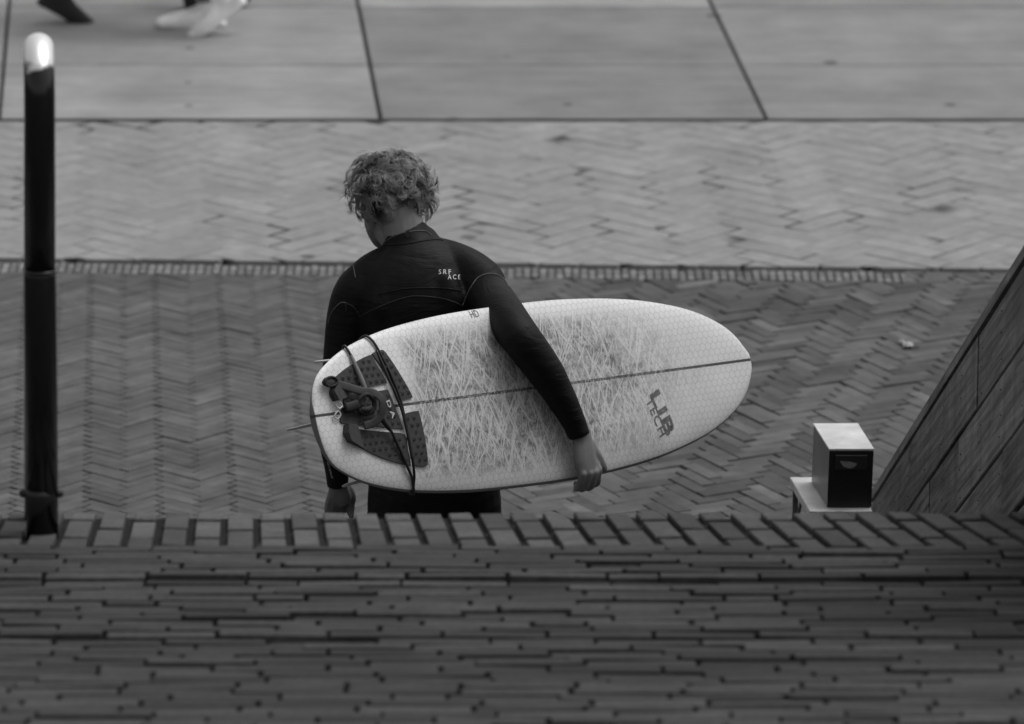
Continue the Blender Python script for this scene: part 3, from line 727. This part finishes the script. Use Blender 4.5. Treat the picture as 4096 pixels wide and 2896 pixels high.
# ------------------------------------------------------------------ the surfer
per = atY(973, 1150, 15.02); per = Vector((per.x, per.y, 0))
man = empty('person', tuple(per), label='curly haired surfer in a black wetsuit seen from behind, head bowed, carrying the white surfboard', cat='person')
MP = KD/FPX*15.7                                  # metres per D pixel at the surfer
def pY(x, y, Y, ra, rb=None): p = atY(x, y, Y); return (p.x, p.y, p.z, ra, rb if rb else ra)
def pB(x, y, off, ra, rb=None): p = bhit(x, y, off); return (p.x, p.y, p.z, ra, rb if rb else ra)
X1 = (1, 0, 0)
torso = [pY(925, 556, 15.10, .085, .066), pY(930, 580, 15.08, .125, .088), pY(932, 610, 15.065, .158, .105), pY(932, 660, 15.05, .170, .118), pY(931, 720, 15.045, .163, .120), pY(935, 800, 15.045, .150, .110), pY(945, 880, 15.045, .144, .102), pY(958, 950, 15.045, .153, .106), pY(967, 1020, 15.04, .168, .114), pY(972, 1085, 15.03, .181, .122), pY(974, 1140, 15.03, .186, .122), pY(974, 1190, 15.04, .180, .115)]
girdle = [pY(803, 650, 15.05, .056, .06), pY(838, 617, 15.055, .052, .062), pY(880, 594, 15.07, .050, .06), pY(930, 580, 15.08, .058, .062), pY(990, 584, 15.075, .055, .062), pY(1045, 606, 15.05, .056, .064), pY(1084, 634, 15.02, .060, .064)]
larm = [pY(808, 640, 15.05, .060, .062), pY(793, 670, 15.05, .062, .064), pY(781, 715, 15.05, .060, .062), pY(771, 770, 15.045, .055), pY(762, 835, 15.035, .049), pY(757, 885, 15.03, .046), pY(751, 950, 15.04, .045), pY(750, 1000, 15.05, .041), pY(755, 1050, 15.06, .034), pY(757.5, 1090, 15.065, .0305)]
def bd(x, y, Y, r, k):                            # blend from the shoulder towards lying on the deck
    a = atY(x, y, Y); b = bhit(x, y, r+.004); p = a*(1-k)+b*k; return (p.x, p.y, p.z, r, r)
rarm = [pY(1070, 632, 15.03, .064), pY(1092, 660, 15.0, .064), bd(1122, 697, 14.95, .060, .45), bd(1158, 745, 14.9, .0555, .9), bd(1193, 792, 14.9, .053, 1), bd(1226, 838, 14.9, .0495, 1), bd(1247, 873, 14.9, .044, 1), bd(1267, 908, 14.9, .039, 1), bd(1288, 950, 14.9, .033, 1), bd(1299.5, 979, 14.9, .0305, 1)]
hipL = Vector(torso[-2][:3])+Vector((-.09, 0, -.02)); hipR = Vector(torso[-2][:3])+Vector((.09, 0, -.02))
def leg(h, sx, ky, ay):
    z = h.z
    return [(h.x, h.y, z, .098, .105), (h.x+sx*.004, h.y+ky*.3, z-.14, .088, .092), (h.x+sx*.006, h.y+ky, z-.33, .064, .068), (h.x+sx*.008, h.y+ky*.6, z-.42, .056, .062), (h.x+sx*.008, h.y+ay*.7, z*.32, .052, .058), (h.x+sx*.008, h.y+ay, .10, .038, .042)]
legL = leg(hipL, -1, .05, .10); legR = leg(hipR, 1, .03, -.10)
def grow(rows, d): return [tuple(r[:3])+(r[3]+d, r[4]+d) for r in rows]
def bodymesh():
    mb = MB(); d = -.013
    limb(mb, grow(torso, d), X1, seg=28); limb(mb, grow(girdle, d), (0, 1, 0)); limb(mb, grow(larm, d)); limb(mb, grow(rarm, d)); limb(mb, grow(legL, d), X1); limb(mb, grow(legR, d), X1)
    for lg in (legL, legR):
        a = Vector(lg[-1][:3]); limb(mb, [(a.x, a.y-.035, .038, .032, .034), (a.x, a.y+.03, .045, .036, .042), (a.x, a.y+.11, .028, .044, .024), (a.x, a.y+.17, .020, .040, .016)], X1)
    # neck
    limb(mb, [pY(920, 560, 15.09, .066, .062), pY(908, 525, 15.10, .0590, .060), pY(899, 490, 15.115, .0580, .062), pY(890, 455, 15.13, .057, .064)], X1)
    # tendon and throat on the left
    limb(mb, [pY(880, 556, 15.10, .022, .03), pY(858, 528, 15.12, .018, .03), pY(846, 500, 15.15, .022, .034)], X1)
    # head
    q = HM
    def L(x, y, z): return q@Vector((x, y, z))
    R3 = q.to_3x3()
    mb.ball(L(0, -.008, .028), (.0745, .094, .086), R3, 24, 16); mb.ball(L(0, .040, -.015), (.062, .056, .080), R3, 20, 14)
    mb.ball(L(0, .055, -.068), (.042, .040, .034), R3)
    for sx in (-1, 1):
        limb(mb, [tuple(L(sx*.062, -.005, -.035))+(.016, .02), tuple(L(sx*.055, .02, -.066))+(.018, .018), tuple(L(sx*.026, .068, -.088))+(.017, .015), tuple(L(0, .080, -.092))+(.017, .013)])
        mb.ball(L(sx*.040, .072, -.012), (.020, .018, .018), R3)                    # cheek bones
        mb.ball(L(sx*.030, .082, .018), (.014, .012, .011), R3, 12, 8)              # closed lids
        mb.tube([L(sx*.012, .092, .034), L(sx*.034, .088, .039), L(sx*.052, .070, .034)], [.007, .008, .006], 8)
        # ear: a rim and a hollow
        E_ = [L(sx*.076, .004+.017*math.cos(a), .002+.031*math.sin(a)) for a in [R(40+k*26) for k in range(11)]]
        mb.tube([p+R3@Vector((sx*.007, -.004, 0)) for p in E_], [.0062]*11, 8); mb.ball(L(sx*.074, .004, .0), (.007, .015, .028), R3, 12, 8); mb.ball(L(sx*.076, .008, -.028), (.006, .009, .010), R3, 8, 6)
    mb.tube([L(0, .088, .026), L(0, .104, .002), L(0, .114, -.016), L(0, .100, -.026)], [.008, .009, .0135, .009], 10)
    for sx in (-1, 1): mb.ball(L(sx*.012, .101, -.020), (.008, .009, .007), R3, 8, 6)
    mb.tube([L(-.022, .090, -.047), L(-.008, .100, -.045), L(.008, .100, -.045), L(.022, .090, -.047)], [.004, .007, .007, .004], 8)
    mb.tube([L(-.020, .089, -.055), L(0, .099, -.057), L(.020, .089, -.055)], [.004, .0075, .004], 8)
    # right hand: palm on the deck, fingers closed round the lower rail
    c8 = lambda x, y: ((2200+.2157*x)/KD, (1650+.2157*y)/KD)
    def H(x, y, off, r, r2=None): a, b = c8(x, y); return pB(a, b, off, r, r2 or r)
    sd_ = tuple(bu)
    limb(mb, [H(560, 330, .032, .0285, .024), H(600, 520, .028, .0300, .021), H(620, 700, .026, .0335, .019), H(650, 880, .024, .0365, .017), H(690, 1040, .022, .0365, .0150)], sd_, sq=.85)
    for k, (rootp, kn, tip, r) in enumerate((((800, 860), (893, 1060), (880, 1290), .0102), ((740, 900), (822, 1110), (770, 1350), .0108), ((660, 900), (715, 1130), (650, 1372), .0105), ((590, 920), (600, 1150), (540, 1366), .0098))):
        a = H(*rootp, .022, r, r*1.0); b = H(*kn, .024, r*1.08); m1 = H((kn[0]+tip[0])/2, (kn[1]+tip[1])/2, .014, r); t1 = H(*tip, -.002, r*.98)
        p = Vector(t1[:3]); dwn = -bv; q_ = .55 if k == 3 else 1.0
        t2 = p-bn*.014+dwn*.005; t3 = p-bn*.030*q_+dwn*.001+bu*.006; t4 = p-bn*.042*q_-dwn*.010+bu*.010
        limb(mb, [a, b, m1, t1, tuple(t2)+(r*.95, r*.95), tuple(t3)+(r*.88, r*.88), tuple(t4)+(r*.75, r*.75)], n=4, seg=12)
        mb.ball(Vector(b[:3])+bn*.003, r*1.05)
    limb(mb, [H(740, 560, .024, .015, .014), H(805, 690, .024, .0155, .013), H(875, 800, .022, .0135), H(935, 900, .019, .0125), H(978, 990, .017, .0118), H(1012, 1055, .015, .0098)], n=4, seg=12)
    # left hand hanging, loosely closed
    g8 = lambda x, y: ((1250+.154*x)/KD, (1850+.154*y)/KD)
    def G(x, y, Y, r, r2=None): a, b = g8(x, y); return pY(a, b, Y, r, r2 or r)
    limb(mb, [G(650, 380, 15.065, .027, .024), G(670, 620, 15.07, .0275, .021), G(690, 800, 15.075, .032, .020), G(690, 900, 15.08, .034, .0185), G(640, 985, 15.085, .030, .016)], X1, sq=.85)
    for x0, x1, x2, Y0, r in ((400, 385, 410, 15.075, .0090), (520, 500, 520, 15.08, .0100), (640, 625, 640, 15.09, .0102), (750, 745, 740, 15.10, .0100)):
        limb(mb, [G(x0+60, 860, Y0+.005, r), G(x0, 1060, Y0, r*1.08), G(x1, 1290, Y0+.004, r), G(x2, 1420, Y0+.022, r*.95), G(x2+20, 1470, Y0+.045, r*.9), G(x2+25, 1400, Y0+.060, r*.8)], n=4, seg=12)
    limb(mb, [G(860, 620, 15.085, .016, .015), G(960, 780, 15.095, .0155, .015), G(1020, 930, 15.10, .0130), G(1005, 1100, 15.105, .0112), G(1000, 1290, 15.105, .0105), G(1010, 1400, 15.10, .0088)], n=4, seg=12)
    return mb
hc = atY(874, 453, 15.165)
HM = Matrix.Translation(hc)@Matrix.Rotation(R(20), 4, 'Z')@Matrix.Rotation(R(-36), 4, 'X')@Matrix.Rotation(R(4), 4, 'Y')
def skinmat():
    m = N('skin'); a = m.noise(18, 4, .6); m.bump(m.noise(120, 3), .15, .001)
    m.b.inputs['Subsurface Weight'].default_value = .08; m.b.inputs['Subsurface Radius'].default_value = (.01, .01, .01)
    return m.done(m.ma('MULTIPLY', .20, m.ramp(a, .3, .7, .8, 1.15)), .5, 0, .4)
M_skin = skinmat()
body = remesh(bodymesh(), 'body', M_skin, man, .0038, 5, tuple(per)); body.location = (0, 0, 0)
def suitmat():
    m = N('wetsuit_neoprene'); f1 = m.noise(7, 4, .55, v=m.mapping(scale=(1, 1, 2.6)), dist=1.2); m.bump(m.ma('ADD', f1, m.ma('MULTIPLY', m.noise(260, 3, .6), .02)), .55, .012)
    return m.done(m.ma("MULTIPLY", .0036, m.ramp(m.noise(7, 4, .6), .3, .7, .8, 1.3)), .6, 0, .22)
M_suit = suitmat()
mb = MB(); limb(mb, torso, X1, seg=28); limb(mb, girdle, (0, 1, 0)); limb(mb, larm, cap1=False); limb(mb, rarm, cap1=False); limb(mb, legL, X1, cap1=False); limb(mb, legR, X1, cap1=False)
limb(mb, [pY(924, 575, 15.085, .080, .072), pY(920, 552, 15.09, .0670, .065), pY(916, 542, 15.095, .0675, .067), pY(908, 526, 15.11, .0670, .067)], X1, cap1=False)
# shoulder blades, spine hollow stays between them
limb(mb, [pY(868, 640, 14.985, .034, .030), pY(862, 690, 14.965, .038, .03), pY(878, 735, 14.975, .03, .026)], X1); limb(mb, [pY(1000, 632, 14.98, .034, .030), pY(1010, 680, 14.965, .038, .03), pY(998, 728, 14.975, .03, .026)], X1)
suit = remesh(mb, 'wetsuit', M_suit, man, .0055, 8, tuple(per)); suit.location = (0, 0, 0)
def bvh(o, off): return BVHTree.FromPolygons([tuple(v.co+Vector(off)) for v in o.data.vertices], [tuple(p.vertices) for p in o.data.polygons])
BV = bvh(suit, per)
def onsuit(x, y, lift=.001):
    d = ray(x, y).normalized(); h = BV.ray_cast(C0, d)
    if h[0] is None: return None
    return h[0]+h[1]*(lift if h[1].dot(d) < 0 else -lift)
c7 = lambda x, y: ((1250+.4929*x)/KD, (900+.4929*y)/KD)
M_seam = plain('grey_seam', .085, .7, var=.3, sc=60); M_seamd = plain('faint_seam', .028, .7, var=.3)
def seam(pts, r, mat, name='seam', dens=6):
    Q = []
    for q in cr([c7(*p) for p in pts], dens):
        h = onsuit(q[0], q[1], r*.35)
        if h is not None: Q.append(h-per)
    if len(Q) > 2: mb = MB(); mb.tube(Q, r, 6); mb.build(name, mat, man, True)
seam([(330, 322), (340, 380), (350, 430)], .0016, M_seam)
seam([(128, 800), (150, 725), (190, 665), (235, 630), (272, 632)], .0017, M_seam)
seam([(272, 632), (330, 662), (365, 705), (385, 745)], .0012, M_seamd)
seam([(272, 632), (273, 700)], .0012, M_seamd)
seam([(385, 745), (480, 692), (620, 632), (780, 582), (900, 578), (1050, 595), (1150, 625), (1215, 655)], .0014, M_seamd)
seam([(1215, 655), (1250, 580), (1290, 500), (1340, 432), (1400, 402), (1460, 397), (1520, 415), (1570, 460), (1592, 505)], .0020, M_seam)
seam([(540, 560), (740, 520), (900, 512), (1080, 515), (1200, 535)], .0020, M_suit)
seam([(585, 165), (680, 162), (790, 150), (900, 130), (1000, 118), (1060, 125)], .0016, M_suit)
c6 = lambda x, y: ((1350+.2588*x)/KD, (560+.2588*y)/KD)
def seam6(pts, r, mat, name='seam'):
    Q = []
    for q in cr([c6(*p) for p in pts], 5):
        h = onsuit(q[0], q[1], r*.35)
        if h is not None: Q.append(h-per)
    if len(Q) > 2: mb = MB(); mb.tube(Q, r, 6); mb.build(name, mat, man, True)
seam6([(700, 1600), (760, 1555), (850, 1500), (960, 1455), (1100, 1418), (1250, 1402), (1340, 1405), (1400, 1432), (1450, 1475)], .0016, M_seam, 'collar_piping')
h = onsuit(*c6(1095, 1462), .0012)
if h is not None:
    mb = MB(); mb.tube([h-per+Vector((0, .004, 0)), h-per+Vector((0, -.0015, .0005))], .009, 16); mb.build('collar_badge', M_seamd, man)
def suittext(body_, x0, x1, y0, y1, bold=.02, sp=1.1, rot=False):
    V, F_ = textmesh(body_, bold, sp); mb = MB(); vs = []
    for (x, y) in V:
        if rot: px, py = x0+(x1-x0)*x+(y-.5)*4.0*-1.0, y0+(y1-y0)*x+(y-.5)*-1.2
        else: px, py = x0+(x1-x0)*x, y1+(y0-y1)*y
        h = onsuit(px, py, .0009); vs.append((h if h is not None else atY(px, py, 14.9))-per)
    mb.add(vs, F_); mb.build('lettering', M_ltr, man)
suittext('SRF', 983.5, 1011, 604.2, 614.9, .0, 1.45); suittext('ACE', 1004, 1031.5, 616.0, 626.4, .0, 1.45)
suittext('SRFACE.COM', 745.5, 735, 1072, 1036, .0, 1.1, True)
# hair: curled locks made of fine strands
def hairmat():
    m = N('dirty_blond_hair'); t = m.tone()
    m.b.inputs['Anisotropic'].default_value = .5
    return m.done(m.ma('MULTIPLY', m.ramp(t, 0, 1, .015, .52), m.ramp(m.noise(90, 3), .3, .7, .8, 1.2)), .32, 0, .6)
M_hair = hairmat(); rnd = random.Random(21)
mb = MB(); R3 = HM.to_3x3(); HI = R3.transposed()
mb.ball(HM@Vector((0, -.014, .034))-per, (.080, .096, .086), R3, 24, 16, tone=.05)
sk = Vector((0, -.012, .030)); sr = Vector((.077, .095, .087))
wup = HI@Vector((0, 0, 1)); wright = HI@Vector((1, 0, 0)); wcam = HI@Vector((0, -1, .27)).normalized()
ez = lambda p: math.sqrt(((p.x-sk.x)/sr.x)**2+((p.y-sk.y)/sr.y)**2+((p.z-sk.z)/sr.z)**2)
def nrm_at(p): return Vector(((p.x-sk.x)/sr.x**2, (p.y-sk.y)/sr.y**2, (p.z-sk.z)/sr.z**2)).normalized()
crown = Vector((.15, -.35, .93)).normalized(); nl = 0; ST = .0052
while nl < 430:
    d = Vector((rnd.gauss(0, 1), rnd.gauss(0, 1), rnd.gauss(0, 1))).normalized()
    if d.z < -.82 or (d.y > .45 and d.z < .50) or (d.y > .12 and d.z < -.02): continue
    nl += 1
    p = sk+Vector((d.x*sr.x, d.y*sr.y, d.z*sr.z)); n = nrm_at(p); low = max(0, -n.dot(wup)); side_w = abs(n.dot(wright))
    flow = d-crown*d.dot(crown); flow -= n*flow.dot(n)
    if flow.length < .2: flow = n.orthogonal()
    flow.normalize(); flow = (flow-wup*.45+n.cross(flow)*rnd.gauss(0, .75)); flow -= n*flow.dot(n); flow.normalize()
    di = (flow+n*rnd.uniform(.5, 1.3)).normalized()
    h = rnd.uniform(.008, .054)*(1-.25*low)*(1+.30*side_w)*(1-.25*max(0, n.dot(wup))); fly = nl % 8 == 0
    if fly: h += .014
    NS = int(rnd.uniform(12, 22)*(1-.38*low)*(1+.15*side_w)); A = rnd.uniform(85, 150); w_ = 2*math.pi/rnd.uniform(.036, .062); ph = rnd.uniform(0, 6.28); cs = rnd.choice((-1, 1))
    base_t = min(1, max(0, rnd.gauss(.36, .27)-.40*low+(.14 if h > .026 else -.12)+.14*max(0, n.dot(wup))))  # occlusion painted into the tone: low locks darker, upward-facing ones lightened like highlights
    side = n.cross(di).normalized(); p0 = p.copy(); d0 = di.copy(); n0 = n.copy()
    for s_ in range(3 if fly else 15):
        k_ = 1.7 if fly else 1.0
        p = p0+side*rnd.gauss(0, .0026)+flow*rnd.gauss(0, .0018); di = (d0+side*rnd.gauss(0, .08)*k_).normalized()
        hs = max(.004, h+rnd.gauss(0, .0014)*k_); A_ = A*rnd.uniform(.92, 1.1); ph_ = ph+rnd.gauss(0, .13)*k_; ws = w_*rnd.uniform(.97, 1.03); n_s = max(8, NS-rnd.choice((0, 0, 1, 2, 3))); pts = [HM@p-per]
        for k in range(n_s):
            t = k/n_s; n = nrm_at(p); hh = (ez(p)-1)*.085
            di = di-n*di.dot(n)-wup*.05; di.normalize(); c_ = max(-.75, min(.80, (hs+.004*math.sin(k*.7+ph_)-hh)*45)); di = di*math.sqrt(1-c_*c_)+n*c_
            cv = A_*math.sin(ws*k*ST+ph_) if t < .75 else cs*A_*.8
            di = Matrix.Rotation(cv*ST, 3, n)@di
            p = p+di*ST; pts.append(HM@p-per)
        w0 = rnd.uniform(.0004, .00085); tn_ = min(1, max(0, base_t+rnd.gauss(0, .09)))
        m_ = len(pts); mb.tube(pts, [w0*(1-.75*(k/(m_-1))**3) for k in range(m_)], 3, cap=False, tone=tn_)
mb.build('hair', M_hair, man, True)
# ------------------------------------------------------------------ two walkers whose feet show at the top
def walker(name, label, gp, ang, step, front_dark, cols, seed):
    """gp: ground point under the hips; ang: walking direction; step: half stride."""
    rr = random.Random(seed); fx_ = Vector((math.cos(ang), math.sin(ang), 0)); sx_ = Vector((-math.sin(ang), math.cos(ang), 0)); zz = Vector((0, 0, 1))
    g = Vector(gp); r = empty('person', tuple(g), label=label, cat='person')
    def P(f, s, z): return fx_*f+sx_*s+zz*z
    feet = step
    mats = {k: plain(name+'_'+k, v, .7, var=.2, sc=12) for k, v in cols.items()}
    cloth = MB(); bodym = MB(); jack = MB(); hair = MB()
    for sgn, (ff, lift, pitch) in zip((-1, 1), feet):
        hip = P(.0, sgn*.09, .90); kn = P(ff*.55+.07+(.10 if pitch > .2 else 0), sgn*.09, .48+lift*.4); an = P(ff-.02, sgn*.085, .09+lift)
        rows = [tuple(hip)+(.095, .10), tuple((hip+kn)/2)+(.082, .086), tuple(kn)+(.066, .07), tuple((kn+an)/2)+(.058, .062), tuple(an+zz*.05)+(.052, .056)]
        limb(cloth, rows, tuple(sx_)); limb(bodym, [tuple(hip)+(.07, .07), tuple(kn)+(.05, .05), tuple(an)+(.035, .035)], tuple(sx_))
        sh = MB(); c, s = math.cos(pitch), math.sin(pitch); toe = an+fx_*.0
        def F_(x, z): return an+fx_*(x*c+ -z*s*-1*0+ z*s)+zz*(-x*s+z*c)-zz*.0
        limb(sh, [tuple(F_(-.055, -.045))+(.034, .034), tuple(F_(0, -.035))+(.038, .048), tuple(F_(.07, -.052))+(.047, .042), tuple(F_(.15, -.064))+(.052, .032), tuple(F_(.200, -.070))+(.042, .022)], tuple(sx_), sq=.85)
        limb(sh, [tuple(F_(0, -.02))+(.042, .045), tuple(F_(-.01, .035))+(.040, .046)], tuple(sx_))
        limb(sh, [tuple(F_(-.075, -.078))+(.036, .012), tuple(F_(.02, -.080))+(.036, .011), tuple(F_(.12, -.084))+(.047, .011), tuple(F_(.205, -.082))+(.036, .009)], tuple(sx_), sq=.7)
        o = remesh(sh, 'shoe', mats['shoe'], r, .006, 4); 
    limb(cloth, [tuple(P(0, 0, .86))+(.155, .105), tuple(P(0, 0, 1.0))+(.16, .105)], tuple(sx_))
    limb(jack, [tuple(P(0, 0, .92))+(.175, .125), tuple(P(.01, 0, 1.10))+(.165, .12), tuple(P(.02, 0, 1.32))+(.185, .125), tuple(P(.01, 0, 1.44))+(.12, .08)], tuple(sx_))
    for sgn in (-1, 1):
        sw = -sgn*.16*(1 if feet[0][0] < feet[1][0] else -1)
        limb(jack, [tuple(P(.01, sgn*.17, 1.39))+(.062, .062), tuple(P(sw*.3, sgn*.215, 1.16))+(.052, .052), tuple(P(sw+.05, sgn*.22, .92))+(.042, .042)])
        limb(bodym, [tuple(P(.01, sgn*.17, 1.39))+(.05, .05), tuple(P(sw*.3, sgn*.215, 1.16))+(.04, .04), tuple(P(sw+.06, sgn*.22, .90))+(.028, .028), tuple(P(sw+.09, sgn*.22, .82))+(.036, .018)])
        for q in range(4): limb(bodym, [tuple(P(sw+.09+.012*(q-1.5), sgn*.222, .80))+(.0085, .0085), tuple(P(sw+.105+.013*(q-1.5), sgn*.218, .745))+(.0085, .0085), tuple(P(sw+.12+.011*(q-1.5), sgn*.205, .705))+(.0075, .0075)], n=3, seg=8)
        limb(bodym, [tuple(P(sw+.11, sgn*.20, .85))+(.011, .011), tuple(P(sw+.14, sgn*.185, .80))+(.010, .010), tuple(P(sw+.15, sgn*.18, .765))+(.008, .008)], n=3, seg=8)
    limb(bodym, [tuple(P(0, 0, .95))+(.13, .09), tuple(P(.02, 0, 1.35))+(.15, .10), tuple(P(.02, 0, 1.47))+(.055, .055), tuple(P(.035, 0, 1.55))+(.05, .052)], tuple(sx_))
    Rw = Matrix((( -sx_.x, fx_.x, 0), (-sx_.y, fx_.y, 0), (0, 0, 1)))
    hcn = P(.045, 0, 1.645)
    bodym.ball(hcn+zz*.02, (.074, .092, .085), Rw); bodym.ball(hcn+fx_*.035-zz*.025, (.058, .055, .078), Rw); bodym.ball(hcn+fx_*.05-zz*.075, (.038, .036, .03), Rw)
    bodym.tube([hcn+fx_*.085+zz*.015, hcn+fx_*.108-zz*.02, hcn+fx_*.09-zz*.03], [.008, .012, .008], 8)
    for sgn in (-1, 1): bodym.ball(hcn+sx_*sgn*.076-zz*.01, (.008, .018, .03), Rw, 10, 8); bodym.ball(hcn+fx_*.078+sx_*sgn*.03+zz*.01, (.013, .012, .01), Rw, 10, 8)
    bodym.tube([hcn+fx_*.086+sx_*-.022-zz*.052, hcn+fx_*.097-zz*.052, hcn+fx_*.086+sx_*.022-zz*.052], [.005, .008, .005], 8)
    hair.ball(hcn-fx_*.012+zz*.035, (.082, .094, .085), Rw, 20, 14); hair.ball(hcn-fx_*.04-zz*.02, (.070, .058, .07), Rw, 16, 12)
    remesh(bodym, 'body', mats['skin'], r, .009, 4); remesh(cloth, 'trousers', mats['trousers'], r, .012, 5); remesh(jack, 'jacket', mats['jacket'], r, .012, 6); remesh(hair, 'hair', mats['hairc'], r, .01, 6)
    return r
toe1 = atz4(236*KD, 36*KD, 0); toe2 = atz4(388*KD, 70*KD, 0)
walker('dark', 'walker in black shoes and dark trousers, nearest the top left corner', toe1+Vector((.12, .02, 0)), R(12), [(-.30, .035, .52), (.34, .0, -.12)], True, dict(shoe=.015, trousers=.03, jacket=.05, skin=.25, hairc=.03), 1)
walker('light', 'walker in white shoes at the top edge, right of the black shoe', toe2+Vector((.16, .02, 0)), R(186), [(.03, .0, .0), (-.02, .075, .62)], False, dict(shoe=.92, trousers=.18, jacket=.12, skin=.25, hairc=.10), 2)
